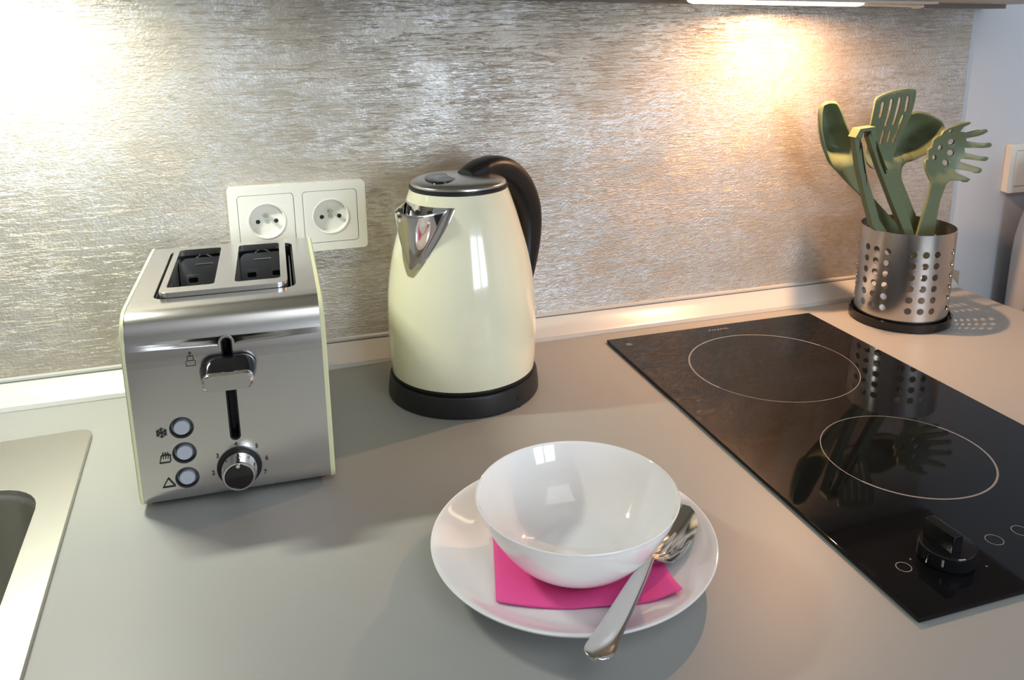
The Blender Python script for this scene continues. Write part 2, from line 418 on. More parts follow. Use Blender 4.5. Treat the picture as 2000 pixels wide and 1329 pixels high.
# ------------------------------------------------------------ sockets
def socket_unit(parent, cx, cz):
    """one insert, front plane at local y -1.0 (parent frame: x right, y into the wall, z up)"""
    R90 = Matrix.Rotation(math.radians(90), 4, 'X')
    bm = B(); prism(bm, rr(cx, cz, 5.75, 5.75, .35, 4), [circ(cx, cz, 1.98, 48)], .62, 1.03, R90)
    s = obj('socket_insert', bm, M_SOCKET, parent, smooth=0); modbevel(s, .06, 2)
    bm = B()
    prof = [(2.0, -1.03), (1.95, -1.10), (1.86, -1.08), (1.80, -.98), (1.74, -.45), (0, -.42)]
    lathe(bm, [(r, z) for r, z in prof], 48)
    for v in bm.verts: v.co = Vector((v.co.x+cx, v.co.z, v.co.y+cz))
    obj('socket_well', bm, M_SOCKET, s, smooth=35)
    def disc(dx, dz, r, y0, y1, nm, m_):
        bm = B(); prism(bm, circ(cx+dx, cz+dz, r, 20), [], -y0, -y1, R90); obj(nm, bm, m_, s, smooth=40)
    disc(-.95, -.15, .24, -.40, -.455, 'socket_hole', M_HOLE); disc(.95, -.15, .24, -.40, -.455, 'socket_hole', M_HOLE)
    disc(0, -.12, .26, -.40, -.47, 'socket_screw', M_SCREW)
    bm = B(); tube(bm, [(cx, -.42, cz+.55), (cx, -1.1, cz+.55), (cx, -1.25, cz+.55)], [.22, .22, .12], 16); obj('earth_pin', bm, M_BRASS, s)
sx, sz, SW, SH = -15.47, 21.2, 14.5, 7.74
ds = thing('double_socket', 'white double wall socket on the textured wall between toaster and kettle', 'socket', (sx+SW/2, 0, sz-SH/2))
R90 = Matrix.Rotation(math.radians(90), 4, 'X')
bm = B(); prism(bm, rr(0, 0, SW, SH, .45, 5), [rr(-3.38, 0, 5.85, 5.85, .4, 4), rr(3.38, 0, 5.85, 5.85, .4, 4)], .02, 1.0, R90)
o = obj('socket_frame', bm, M_SOCKET, ds, smooth=0); modbevel(o, .22, 3)
bm = B(); box(bm, -6.9, 6.9, -.3, -.01, -3.5, 3.5); obj('socket_backing', bm, M_SEAL, ds, smooth=0)
socket_unit(ds, -3.38, 0); socket_unit(ds, 3.38, 0)
ws = thing('wall_switch', 'white light switch on the smooth pale wall at the right edge', 'switch', (95.7, .3, 16.3))
bm = B(); prism(bm, rr(0, 0, 7.5, 7.2, .4, 5), [rr(0, 0, 5.5, 5.4, .3, 4)], .02, 1.0, R90); o = obj('switch_frame', bm, M_SOCKET, ws, smooth=0); modbevel(o, .18, 3)
bm = B(); box(bm, -2.7, 2.7, -1.02, -.02, -2.65, 2.65, .12); obj('switch_rocker', bm, M_SOCKET, ws)

# appliance beyond the worktop end
ap = thing('floor_appliance', 'white floor standing appliance with side vents past the right end of the worktop', 'appliance', (92.5, -2.2, ZF))
pr_ = [(0, 0), (0, 94)]+[(-12*(1-math.cos(a)), 94+16*math.sin(a)) for a in [math.radians(q) for q in (10, 20, 30, 45, 60, 75, 90)]]+[(-48, 110), (-48, 0)]
bm = B(); loft(bm, [[(x, y, z) for y, z in pr_] for x in (0, 45)], True, True, True); o = obj('housing', bm, M_APPL, ap, smooth=30); modbevel(o, .5, 3)
bm = B()
for j in range(9):
    for i in range(12): box(bm, -.03, .1, -4.4-i*1.3, -3.6-i*1.3, 86.3-j*1.4, 87.1-j*1.4)
obj('vent_grille', bm, M_HOLE, ap, smooth=0)

# ------------------------------------------------------------ hob
hx, hy, hw, hl, hz = 26.41, -5.78, 28.83, 50.48, .42
hob = thing('ceramic_hob', 'narrow black ceramic glass hob with two ringed cooking zones set in the worktop', 'hob', (hx+hw/2, hy-hl/2, 0))
bm = B(); box(bm, -hw/2, hw/2, -hl/2, hl/2, .07, hz, .09, 2); obj('glass_top', bm, M_GLASS, hob)
bm = B(); prism(bm, [(-hw/2+.25, -hl/2+.25), (hw/2-.25, -hl/2+.25), (hw/2-.25, hl/2-.25), (-hw/2+.25, hl/2-.25)], [], .0, .069); obj('hob_gasket', bm, M_SEAL, hob, smooth=0)
def ring(bm, cx, cy, r, wd, a0=0, a1=360, z=hz+.004, n=96):
    k = max(8, int(n*(a1-a0)/360)); rows = []
    for i in range(k+1):
        a = math.radians(a0+(a1-a0)*i/k); c, s = math.cos(a), math.sin(a)
        rows.append([(cx+(r-wd/2)*c, cy+(r-wd/2)*s, z), (cx+(r+wd/2)*c, cy+(r+wd/2)*s, z), (cx+(r+wd/2)*c, cy+(r+wd/2)*s, z+.004), (cx+(r-wd/2)*c, cy+(r-wd/2)*s, z+.004)])
    loft(bm, rows, True, False, False)
for cx, cy, r, arcs in ((40.86, -18.77, 9.14, ((20, 200),)), (40.78, -39.1, 7.16, ((200, 360+25),))):
    bm = B(); x, y = cx-hx-hw/2, cy-hy+hl/2
    for a0, a1 in arcs: ring(bm, x, y, r, .17, a0, a1); ring(bm, x, y, r, .075, a1, a0+360)
    obj('cooking_zone_ring', bm, M_PRINT, hob, smooth=0)
for p, r in (((1765, 1108), .52), ((1942, 1055), .62), ((1993, 1037), .62)):
    q = at(*p, Z=hz); bm = B(); ring(bm, q.x-hx-hw/2, q.y-hy+hl/2, r, .06, n=48); obj('touch_mark', bm, M_PRINT, hob, smooth=0)
q = at(1403, 644, Z=hz)
text_mesh('brand_lettering', 'PYRAMIS', .62, M_PRINT, hob, Matrix.Translation((q.x-hx-hw/2, q.y-hy+hl/2, hz+.006)) @ Matrix.Scale(1.12, 4, (1, 0, 0)), .003)
q = at(1228.5, 673, Z=hz); bm = B()
for k in range(3): box(bm, q.x-hx-hw/2-.35, q.x-hx-hw/2+.35, q.y-hy+hl/2-.32+k*.25, q.y-hy+hl/2-.18+k*.25, hz+.003, hz+.008)
obj('corner_mark', bm, M_PRINT, hob, smooth=0)
# knob
q = at(1847, 1090, Z=hz); kx, ky = q.x-hx-hw/2, q.y-hy+hl/2
bm = B(); lathe(bm, [(0, hz), (1.85, hz), (1.95, hz+.15), (1.92, hz+1.1), (1.84, hz+1.22), (0, hz+1.25)], 48, (kx, ky)); kn = obj('control_knob', bm, M_BLACKG, hob)
bm = B(); box(bm, -1.32, 1.32, -.48, .48, hz+1.15, hz+2.55, .10, 2)
for v in bm.verts:
    if v.co.z > hz+1.8: v.co.y *= .85
bmesh.ops.rotate(bm, verts=bm.verts, cent=(0, 0, 0), matrix=Matrix.Rotation(math.radians(-88), 3, 'Z')); bmesh.ops.translate(bm, verts=bm.verts, vec=(kx-.28, ky+.22, 0))
obj('knob_grip', bm, M_BLACKG, kn)
for r_, a in ((1.93, 218), (2.6, 165), (2.6, 320)):
    x, y = kx+r_*math.cos(math.radians(a)), ky+r_*math.sin(math.radians(a))
    bm = B()
    if r_ < 2: box(bm, x-.06, x+.06, y-.06, y+.06, hz+.45, hz+.95)
    else: ring(bm, x, y, .05, .05, n=16)
    obj('knob_mark', bm, M_PRINT, kn, smooth=0)

# ------------------------------------------------------------ toaster
TW, TY0, TY1, TH = 15.3, -11.95, 11.6, 16.5
to = thing('toaster', 'brushed steel two slot toaster with cream side panels standing left of the kettle', 'toaster', (-15.25, -15.0, 0), math.radians(-1.2))
fp = [tuple(v) for v in smoothprof([(.42, .7), (.2, 1.0), (.05, 1.4), (0, 1.75)], 4)][:-1]+[(0, 1.75), (0, 12.4)]
fp += [tuple(v) for v in smoothprof([(0, 12.4), (.05, 13.4), (.30, 14.7), (.95, 15.85), (2.0, 16.38), (3.2, 16.5)], 6)][1:]
def tprof(d):                                     # closed profile in (y,z), grown by d
    f = [(TY0+u-d*(1 if z < 15 else .7), z+d*(1 if z > 15 else 0)) for u, z in fp]
    bk = [(TY1-(u+(.25 if z > 15 else .1))+d*(1 if z < 15 else .7), z+d*(1 if z > 15 else 0)) for u, z in reversed(fp)]
    return f+bk
bm = B(); loft(bm, [[(x, y, z) for y, z in tprof(0)] for x in (-TW/2+.3, TW/2-.38)], True, True, True)
shell = obj('steel_body', bm, M_STEEL, to)
def cutter(bm): return obj('cutter', bm, None, smooth=0)
cs = []
bm = B(); prism(bm, rr(0, -.1, 11.3, 15.0, 1.0), [], 6.5, 20); cs.append(cutter(bm))
bm = B(); prism(bm, [(x, z) for x, z in rr(.0, 9.85, .85, 8.9, .42, 8)], [], -TY0-2.2, -TY0+2, R90); cs.append(cutter(bm))
for z in (7.1, 4.9, 2.7):
    bm = B(); prism(bm, circ(-3.95, z, .86, 32), [], -TY0-.55, -TY0+2, R90); cs.append(cutter(bm))
for c in cs:                                       # cutters are in the toaster frame
    c.matrix_world = Matrix.Translation(to.location) @ Matrix.Rotation(math.radians(-1.2), 4, 'Z')
bpy.context.view_layer.update()
cut(shell, cs)
for sgn in (-1, 1):
    bm = B(); xs = (TW/2-.45, TW/2-.3, TW/2-.05, TW/2)
    loops = []
    for x, d in ((TW/2-(.30 if sgn < 0 else .38), .07), (TW/2-.10, .07), (TW/2, -.05)):
        loops.append([(sgn*x, y, max(z, .55)) for y, z in tprof(d)])
    loft(bm, loops, True, True, True); obj('side_panel', bm, M_CREAMP, to)
bm = B(); box(bm, -TW/2+.6, TW/2-.6, TY0+.9, TY1-.9, .28, .95, .2); obj('base', bm, M_BLACK, to)
for sx_ in (-1, 1):
    for y in (TY0+2.2, TY1-2.2):
        bm = B(); lathe(bm, [(0, 0), (.7, 0), (.75, .1), (.7, .32), (0, .32)], 20, (sx_*5.2, y)); obj('foot', bm, M_BLACK, to)
# interior
bm = B(); x0, x1, y0, y1 = -5.6, 5.6, -7.5, 7.3
for a in ((x0, x0+.1, y0, y1, 6.6, 16.2), (x1-.1, x1, y0, y1, 6.6, 16.2), (x0, x1, y0, y0+.1, 6.6, 16.2), (x0, x1, y1-.1, y1, 6.6, 16.2), (x0, x1, y0, y1, 6.55, 6.7)): box(bm, *a)
obj('inner_liner', bm, M_BLACK, to, smooth=0)
bm = B(); box(bm, -.55, .55, y0+.1, y1-.1, 6.8, 15.6, .2); obj('slot_divider', bm, M_DKMETAL, to)
for cx in (-2.75, 2.75):
    bm = B(); R = Matrix.Translation((0, 6.9, 0)) @ R90
    holes = [rr(cx+dx, zz_, .85, .55, .15, 3) for zz_ in (13.6, 10.4) for dx in (-1.15, 1.25)]
    prism(bm, rr(cx, 11.6, 4.3, 8.5, .7, 6), holes, 0, .08, R)
    rp = obj('reflector_plate', bm, M_DKMETAL, to, smooth=0)
    bm = B(); box(bm, cx-.85, cx+.85, 6.70, 6.88, 15.1, 15.28, .08); obj('embossed_bar', bm, M_STEEL, rp)
    for dx in (-1.15, 1.25):
        bm = B(); prism(bm, rr(cx+dx, 13.65, 1.35, .95, .3, 4), [rr(cx+dx, 13.6, .9, .6, .18, 4)], 0, .16, Matrix.Translation((0, 6.86, 0)) @ R90); obj('hole_surround', bm, M_DKMETAL, rp, smooth=0)
    bm = B(); tube(bm, [(cx-1.0+.2*i, 7.12, 15.55+.5*math.sin(i/10*math.pi)) for i in range(11)], .09, 8); obj('bread_guide', bm, M_STEEL, to)
    for sd_ in ((-1, 1) if cx > 0 else (-1,)):
        bm = B(); xx = cx+sd_*1.72
        tube(bm, [(xx+.12*(i % 2), 5.0-.9*i, 12.0+.8*(i % 2)) for i in range(12)], .06, 6); obj('guide_wire', bm, M_STEEL, to)
for xx in (-5.25, 5.25):
    bm = B()
    prism(bm, [(-6.8, 9), (6.6, 9), (6.6, 15.4), (-6.8, 15.4)], [rr(yy, 14.5, .9, .5, .1, 2) for yy in (-5, -2.6, -.2, 2.2, 4.6)], 0, .08, Matrix.Translation((xx, 0, 0)) @ Matrix.Rotation(math.radians(90), 4, 'Z') @ R90)
    obj('side_reflector', bm, M_DKMETAL, to, smooth=0)
bm = B(); prism(bm, rr(-.1, -.15, 10.2, 14.6, .8, 8), [rr(-2.83, .0, 3.75, 12.0, .35, 5), rr(2.55, .0, 3.75, 12.0, .35, 5)], 16.35, 16.95)
o = obj('warming_rack', bm, M_STEEL, to, smooth=0); modbevel(o, .22, 4)
for y in (-6.5, 6.2):
    for x in (-4.9, 4.7): bm = B(); box(bm, x-.1, x+.1, y-.15, y+.15, 12, 16.4); obj('rack_post', bm, M_STEEL, to, smooth=0)
# slot recess lining, lever
bm = B(); prism(bm, rr(.0, 9.85, .84, 8.88, .42, 8), [rr(.0, 9.85, .62, 8.66, .31, 8)], -TY0-2.0, -TY0-.02, R90); obj('slot_liner', bm, M_BLACK, to, smooth=40)
bm = B(); prism(bm, rr(.0, 9.85, .84, 8.88, .42, 8), [], -TY0-2.1, -TY0-1.7, R90); obj('slot_back', bm, M_BLACK, to, smooth=40)
bm = B(); prism(bm, rr(.0, 9.85, 1.22, 9.25, .61, 10), [rr(.0, 9.85, .84, 8.88, .42, 10)], -TY0+.0, -TY0+.06, R90); o = obj('slot_surround', bm, M_STEEL, to, smooth=0)
lv = B(); lz = 11.75
rows = []
for y, wx, wz, dz in ((TY0-.25, 3.9, 2.15, 0), (TY0-.6, 3.95, 2.2, 0), (TY0-1.35, 3.7, 1.75, -.12), (TY0-2.0, 3.45, 1.25, -.25)):
    rows.append([(x*1.08, y, z*1.05+lz+dz) for x, z in rr(0, 0, wx, wz, min(wz, wx)*.48, 8)])
loft(lv, rows, True, True, False); lever = obj('lever', lv, M_BLACKG, to)
bm = B(); rows = []
for y, k, dz in ((TY0-2.0, 1.02, -.25), (TY0-2.25, 1.0, -.27), (TY0-2.4, .9, -.28)):
    rows.append([(x*k*1.08, y, z*k*1.1+lz+dz) for x, z in rr(0, 0, 3.45, 1.28, .55, 8)])
loft(bm, rows, True, True, True); o = obj('lever_cap', bm, M_CHROME, lever); o['label'] = 'silver lever cap'
bm = B(); box(bm, -.25, .25, TY0-.6, TY0+1.7, lz-.5, lz+.5, .1); obj('lever_stem', bm, M_BLACK, lever)
for z in (7.1, 4.9, 2.7):
    bm = B()
    lathe(bm, [(.84, .10), (.92, -.02), (.88, -.09), (.82, -.02), (.78, .35), (.55, .40)], 40)
    for v in bm.verts: v.co = Vector((v.co.x-3.95, TY0+v.co.z, v.co.y+z))
    pb = obj('push_button', bm, M_BTNRING, to)
    bm = B(); lathe(bm, [(.62, .5), (.62, .02), (.57, -.06), (0, -.09)], 36)
    for v in bm.verts: v.co = Vector((v.co.x-3.95, TY0+v.co.z, v.co.y+z))
    obj('button_cap', bm, M_BUTTON, pb)
kz = 3.0; kxx = .08
bm = B(); lathe(bm, [(0, .1), (1.75, .1), (1.75, -.12), (1.62, -.16), (0, -.16)], 48)
for v in bm.verts: v.co = Vector((v.co.x+kxx, TY0+v.co.z, v.co.y+kz))
dial = obj('browning_dial', bm, M_BLACK, to)
bm = B(); lathe(bm, [(1.5, -.1), (1.45, -.35), (1.30, -1.55), (1.22, -1.68), (1.10, -1.68), (1.08, -1.6), (0, -1.6)], 48)
for v in bm.verts: v.co = Vector((v.co.x+kxx, TY0+v.co.z, v.co.y+kz))
kb = obj('dial_knob', bm, M_CHROME, dial)
bm = B(); lathe(bm, [(1.08, -1.61), (1.0, -1.66), (0, -1.68)], 40)
for v in bm.verts: v.co = Vector((v.co.x+kxx, TY0+v.co.z, v.co.y+kz))
obj('knob_face', bm, M_BLACKG, kb)
bm = B(); tube(bm, [(kxx, TY0-1.62, kz+.95), (kxx, TY0-1.76, kz+.95)], .16, 14); obj('knob_pointer', bm, M_CHROME, kb)
bm = B(); box(bm, kxx-.09, kxx+.09, TY0-1.5, TY0-.3, kz+1.25, kz+1.42, .03); obj('knob_notch', bm, M_INK, kb)
FM = lambda x, z, y=0: Matrix.Translation((x, TY0+y+.06, z)) @ R90
for ch, dx, dz in (('2', -2.05, -.25), ('3', -1.6, 1.2), ('4', -.12, 2.05), ('5', 1.45, 1.6), ('6', 2.15, .4), ('7', 1.95, -.85)):
    text_mesh('numeral', ch, .52, M_INK, to, Matrix.Translation((kxx+dx, TY0-.07, kz+dz)) @ R90, .01)
def sym(name, lines, x, z, wd=.09, y=-.07):
    bm = B(); strokes(bm, lines, wd, Matrix.Translation((x, TY0+y+.0, z)) @ R90); obj(name, bm, M_INK, to, smooth=0)
star = []
for k in range(3):
    a = math.radians(90+60*k); c, s = math.cos(a), math.sin(a)
    star.append([(-.42*c, -.42*s), (.42*c, .42*s)])
    for g in (-1, 1):
        for ss in (-1, 1):
            a2 = a+ss*math.radians(45)
            star.append([(g*.22*c, g*.22*s), (g*(.22*c+.17*math.cos(a2)), g*(.22*s+.17*math.sin(a2)))])
sym('snowflake_symbol', star, -5.45, 6.9, .075)
sym('bread_symbol', [[(-.42, -.35), (-.38, -.12), (-.28, .12), (-.32, .2), (-.2, .3), (.3, .3), (.42, .2), (.36, .08), (.4, -.2), (.3, -.35), (-.42, -.35)],
                     [(-.15, .0), (-.1, .25), (-.15, .5)], [(.03, .0), (.08, .25), (.03, .5)], [(.2, .0), (.25, .25), (.2, .5)]], -5.4, 4.65, .075)
sym('triangle_symbol', [[(-.45, -.35), (.45, -.35), (0, .4), (-.45, -.35)]], -5.35, 2.5, .085)
sym('rack_symbol', [[(0, .62), (0, .32)], [(-.1, .5), (0, .62), (.1, .5)], [(-.2, .3), (.2, .3), (.24, -.08), (-.24, -.08), (-.2, .3)], [(-.34, -.1), (-.34, -.5), (.34, -.5), (.34, -.1)]], -2.75, 12.75, .06, .0)

# ------------------------------------------------------------ kettle
KX, KY = 7.15, -11.77
ke = thing('electric_kettle', 'cream enamel electric kettle with chrome spout and black handle on its base', 'kettle', (KX, KY, 0))
bm = B(); lathe(bm, [(0, 0), (7.85, 0), (7.98, .15), (7.98, .6), (7.82, 2.0), (7.70, 2.2), (7.3, 2.25), (0, 2.25)], 96); base = obj('power_base', bm, M_CHARC, ke)
bm = B(); lathe(bm, [(7.35, 2.1), (7.5, 2.3), (7.56, 2.55), (7.5, 2.75), (0, 2.7)], 96); obj('bottom_ring', bm, M_BLACK, ke)
a = math.atan2(-18.537-KY, 11.226-KX); c, s = math.cos(a), math.sin(a)
bm = B(); tube(bm, [(7.6*c, 7.6*s, .95), (7.96*c, 7.96*s, .95)], .34, 18); tube(bm, [(7.6*c, 7.6*s, .3), (7.97*c, 7.97*s, .3)], .3, 12); obj('cord_outlet', bm, M_HOLE, base)
BP = smoothprof([(7.50, 2.62), (7.66, 4.2), (7.74, 7.0), (7.66, 10.2), (7.42, 12.6), (7.0, 15.0), (6.38, 17.4), (5.78, 19.5), (5.28, 21.0), (4.97, 21.85)], 6)
def rbody(z):
    for p, q in zip(BP, BP[1:]):
        if p[1] <= z <= q[1]: return p[0]+(q[0]-p[0])*(z-p[1])/(q[1]-p[1])
    return BP[-1][0]
bm = B(); lathe(bm, [(0, 2.6)]+[tuple(p) for p in BP]+[(4.7, 21.92), (0, 21.92)], 128); obj('body', bm, M_CREAM, ke)
bm = B(); lathe(bm, [(4.9, 21.8), (5.0, 21.92), (5.0, 22.15), (4.85, 22.25), (0, 22.25)], 96); obj('lid_gasket', bm, M_CHARC, ke)
bm = B(); lathe(bm, [(4.82, 22.2)]+[tuple(p) for p in smoothprof([(4.86, 22.3), (4.75, 22.55), (4.2, 22.8), (3.2, 22.95), (1.6, 23.06), (0, 23.1)], 4)], 96); lid = obj('lid', bm, M_LID, ke)
SA = math.radians(-146)
bm = B(); bc = at(861, 347, Z=23.0); ub = Vector((bc.x-KX, bc.y-KY))
R_ = Matrix.Translation((ub.x, ub.y, 0)) @ Matrix.Rotation(math.radians(-8), 4, 'Z')
el = lambda k: [(1.62*k*math.cos(q), 2.5*k*math.sin(q)) for q in [2*math.pi*i/40 for i in range(40)]]
loft(bm, [[R_ @ Vector((x, y, z)) for x, y in el(k)] for k, z in ((1, 22.7), (1, 23.0), (.92, 23.06), (.5, 23.08))], True, False, True); obj('lid_button', bm, M_BLACKG, lid)
# handle
HA = math.radians(30)
hp = smoothprof([(1.0, 22.75), (3.0, 23.1), (5.2, 23.0), (7.3, 22.1), (9.2, 20.2), (10.35, 17.6), (10.4, 14.8), (9.8, 11.9), (8.9, 9.4), (7.2, 7.8)], 5)
bm = B(); rows = []; n_ = len(hp)
for i, p in enumerate(hp):
    t = (hp[min(i+1, n_-1)]-hp[max(i-1, 0)]).normalized(); nrm = Vector((-t.y, t.x))
    u = i/(n_-1)
    wt_ = 1.9-.25*math.sin(u*math.pi) if u > .12 else 1.9*(.75+.25*u/.12)          # tangential half width
    th = .70+.95*math.sin(min(1, u*1.1)*math.pi)**.8                                        # radial half thickness
    if u > .85: th *= 1-.35*(u-.85)/.15
    row = []
    for k in range(20):
        a = 2*math.pi*k/20; ca, sa = math.cos(a), math.sin(a)
        ex = abs(ca)**.75*(1 if ca > 0 else -1); ey = abs(sa)**.75*(1 if sa > 0 else -1)
        rad = p.x+nrm.x*th*ey; zz = p.y+nrm.y*th*ey; tan = wt_*.82*ex
        row.append((rad*math.cos(HA)-tan*math.sin(HA), rad*math.sin(HA)+tan*math.cos(HA), zz))
    rows.append(row)
loft(bm, rows, True, True, True); hd = obj('handle', bm, M_BLACK, ke, smooth=60)
# spout
def spt(ang, r, z): return (r*math.cos(SA+ang), r*math.sin(SA+ang), z)
Z0, Z1 = 14.15, 20.75
def pw(t): return math.radians(36)*(t**.78)*(1-.12*(1-t))
bm = B(); NT, NS = 22, 25; rows = []
for i in range(NT+1):
    t = i/NT; z = Z0+.55+(Z1-Z0-.55)*t; row = []
    P = 2.95*t**.85
    for j in range(NS+1):
        s = -1+2*j/NS
        bul = (1-abs(s)**1.5)
        zz = z-(0 if t < .6 else (t-.6)/.4*(.45*math.cos(s*math.pi/2)-.55*(1-abs(s))**4))
        row.append(spt(pw(t)*.86*s*(1-.10*bul*t), rbody(z)+.12+P*bul, zz))
    rows.append(row)
loft(bm, rows, False)
beak = obj('spout', bm, M_CHROME, ke, smooth=50); sd = beak.modifiers.new('thick', 'SOLIDIFY'); sd.thickness = .0009; sd.offset = -1
bm = B(); rows = []                                   # flange lying on the enamel
for i in range(NT+1):
    t = i/NT; z = Z0+(Z1+.1-Z0)*t; rows.append([spt(pw(min(1, t+.04))*s*1.06, rbody(z)+.11-(.09 if abs(s) > .98 else 0), z) for s in [-1+2*j/30 for j in range(31)]])
loft(bm, rows, False); fl = obj('spout_flange', bm, M_CHROME, ke, smooth=50)
bm = B()
for an, zz in ((-.30, 20.35), (-.05, 20.2), (.22, 20.3)):
    tube(bm, [spt(an, rbody(zz)+.05, zz), spt(an, rbody(zz)+.2, zz)], .26, 12)
obj('strainer_hole', bm, M_HOLE, fl)

# ------------------------------------------------------------ plate, napkin, bowl
PX, PY = 7.52, -43.07
pprof_top = [(0, .75), (5.0, .76), (6.6, .84), (7.8, 1.12), (8.9, 1.62), (9.8, 2.12), (10.15, 2.26)]
pt = smoothprof(pprof_top, 5)
def plate_z(r):
    for a_, b_ in zip(pt, pt[1:]):
        if a_[0] <= r <= b_[0]: return a_[1]+(b_[1]-a_[1])*(r-a_[0])/(b_[0]-a_[0]+1e-9)
    return 2.26
bm = B(); lathe(bm, [tuple(p) for p in pt]+[(10.24, 2.22), (10.22, 2.1)]+[tuple(p) for p in smoothprof([(9.9, 1.9), (8.8, 1.3), (7.6, .7), (6.4, .3)], 4)]+[(6.2, 0.0), (5.8, 0), (5.7, .25), (0, .3)], 128)
pl = obj('dinner_plate', bm, M_PORC, None, (PX, PY, 0), smooth=50); tag(pl, 'round white dinner plate under the bowl on the worktop', 'plate')
bm = B()
corners = [at(963, 1048, Z=1.2), at(970, 1184, Z=1.0), at(1118, 1187, Z=1.0), at(1332, 1160, Z=1.6), at(1292, 1096, Z=1.2)]
cpts = [(v.x, v.y) for v in corners]+[(cpts_x, cpts_y) for cpts_x, cpts_y in ((10.5, -41.5), (2.4, -39.5))]
tri = tessellate_polygon([[Vector((x, y, 0)) for x, y in cpts]])
vs = [bm.verts.new((x, y, 0)) for x, y in cpts]
for t_ in tri: bm.faces.new([vs[i] for i in t_])
for _ in range(5):
    es = [e for e in bm.edges if e.calc_length() > .55]
    if not es: break
    bmesh.ops.subdivide_edges(bm, edges=es, cuts=1); bmesh.ops.triangulate(bm, faces=bm.faces)
for v in bm.verts:
    r = math.hypot(v.co.x-PX, v.co.y-PY); lift = .15+.05*math.sin(v.co.x*1.1)+.25*max(0, (v.co.x-9.5)/3)**2
    v.co.z = plate_z(min(r, 10))+lift
bmesh.ops.recalc_face_normals(bm, faces=bm.faces)
nk = obj('napkin', bm, M_NAPKIN, smooth=60); sd = nk.modifiers.new('thick', 'SOLIDIFY'); sd.thickness = .0014; sd.offset = 0
tag(nk, 'folded pink paper napkin between the white bowl and plate', 'napkin')
BX, BY = 7.46, -43.9
bz = 1.02
bo = smoothprof([(2.9, 0), (3.7, .2), (4.75, .95), (5.62, 2.0), (6.34, 3.2), (6.86, 4.3), (7.08, 4.95)], 5)
bi = smoothprof([(6.94, 4.97), (6.70, 4.3), (6.16, 3.2), (5.42, 2.05), (4.5, 1.1), (3.3, .52), (1.8, .38), (0, .36)], 5)
bm = B(); lathe(bm, [(0, .12), (2.6, .1)]+[tuple(p) for p in bo]+[(7.14, 5.08), (7.08, 5.15), (7.0, 5.11)]+[tuple(p) for p in bi], 128)
bw = obj('soup_bowl', bm, M_PORC2, None, (BX, BY, bz), smooth=50); tag(bw, 'empty glossy white bowl standing on the pink napkin and plate', 'bowl')

# ------------------------------------------------------------ cutlery
def cutlery(kind, H0, N0, T0, label):
    """H0 handle end, N0 neck, T0 tip (cm, world)"""
    H0, N0, T0 = Vector(H0), Vector(N0), Vector(T0)
    ctr = [H0, H0.lerp(N0, .35), H0.lerp(N0, .75)+Vector((0, 0, .12)), N0]
    path = smoothprof(ctr, 14)
    ax = (N0-H0); side = ax.cross(Vector((0, 0, 1))).normalized()
    bm = B(); rows = []
    for i, p in enumerate(path):
        u = i/(len(path)-1)
        hwid = .28+.62*(1-u)**.9
        if u < .09: hwid *= math.sqrt(max(.05, 1-(1-u/.09)**2))
        t = (path[min(i+1, len(path)-1)]-path[max(i-1, 0)]).normalized(); upv = side.cross(t).normalized()
        th = .12
        rows.append([p+side*hwid*math.cos(a)*1.0+upv*th*math.sin(a) for a in [2*math.pi*k/14 for k in range(14)]])
    loft(bm, rows, True, True, True)
    hx_ = T0-N0; hs = hx_.cross(Vector((0, 0, 1))).normalized(); hu = hs.cross(hx_.normalized()).normalized(); L = hx_.length
    if kind == 'spoon':
        rows = []
        for i in range(17):
            u = i/16; w_ = 2.1*math.sin(math.pi*min(1, (u*.95+.03)))**.55*(.78+.22*u)
            row = []
            for j in range(13):
                s = -1+2*j/12; d = .78*math.sin(math.pi*u)**.8*(1-s*s)
                row.append(N0+hx_*u+hs*w_*s-hu*d)
            rows.append(row+[p-hu*.12 for p in row[::-1]])
        loft(bm, rows, True, True, True)
    else:
        for k in range(4):
            off = (-1.5+k)*.44; rows = []
            for i in range(17):
                u = i/16; spread = min(1, u/.32)
                c_ = N0+hx_*u+hs*off*(spread**.8)+hu*(math.sin(u*math.pi)*-.62)
                w_ = (.26 if u < .4 else .17)*(1-.45*max(0, (u-.8)/.2))
                rows.append([c_+hs*w_*math.cos(a)+hu*.09*math.sin(a) for a in [2*math.pi*q/8 for q in range(8)]])
            loft(bm, rows, True, True, True)
    base = Vector((H0.x, H0.y, H0.z))
    for v in bm.verts: v.co -= base
    o = obj('table_'+kind, bm, M_CUTLERY, None, base, smooth=50, recalc=True)
    return tag(o, label, kind)
cutlery('spoon', at(1163, 1288, Z=2.62), at(1270, 1094, Z=2.0), at(1336, 986, Z=2.3), 'steel table spoon whose rounded bowl shows right of the white bowl beneath the fork')
cutlery('fork', at(1158, 1289, Z=2.90), at(1271, 1090, Z=2.38), at(1334, 1050, Z=2.1), 'steel fork lying on the spoon with its long handle over the plate rim')

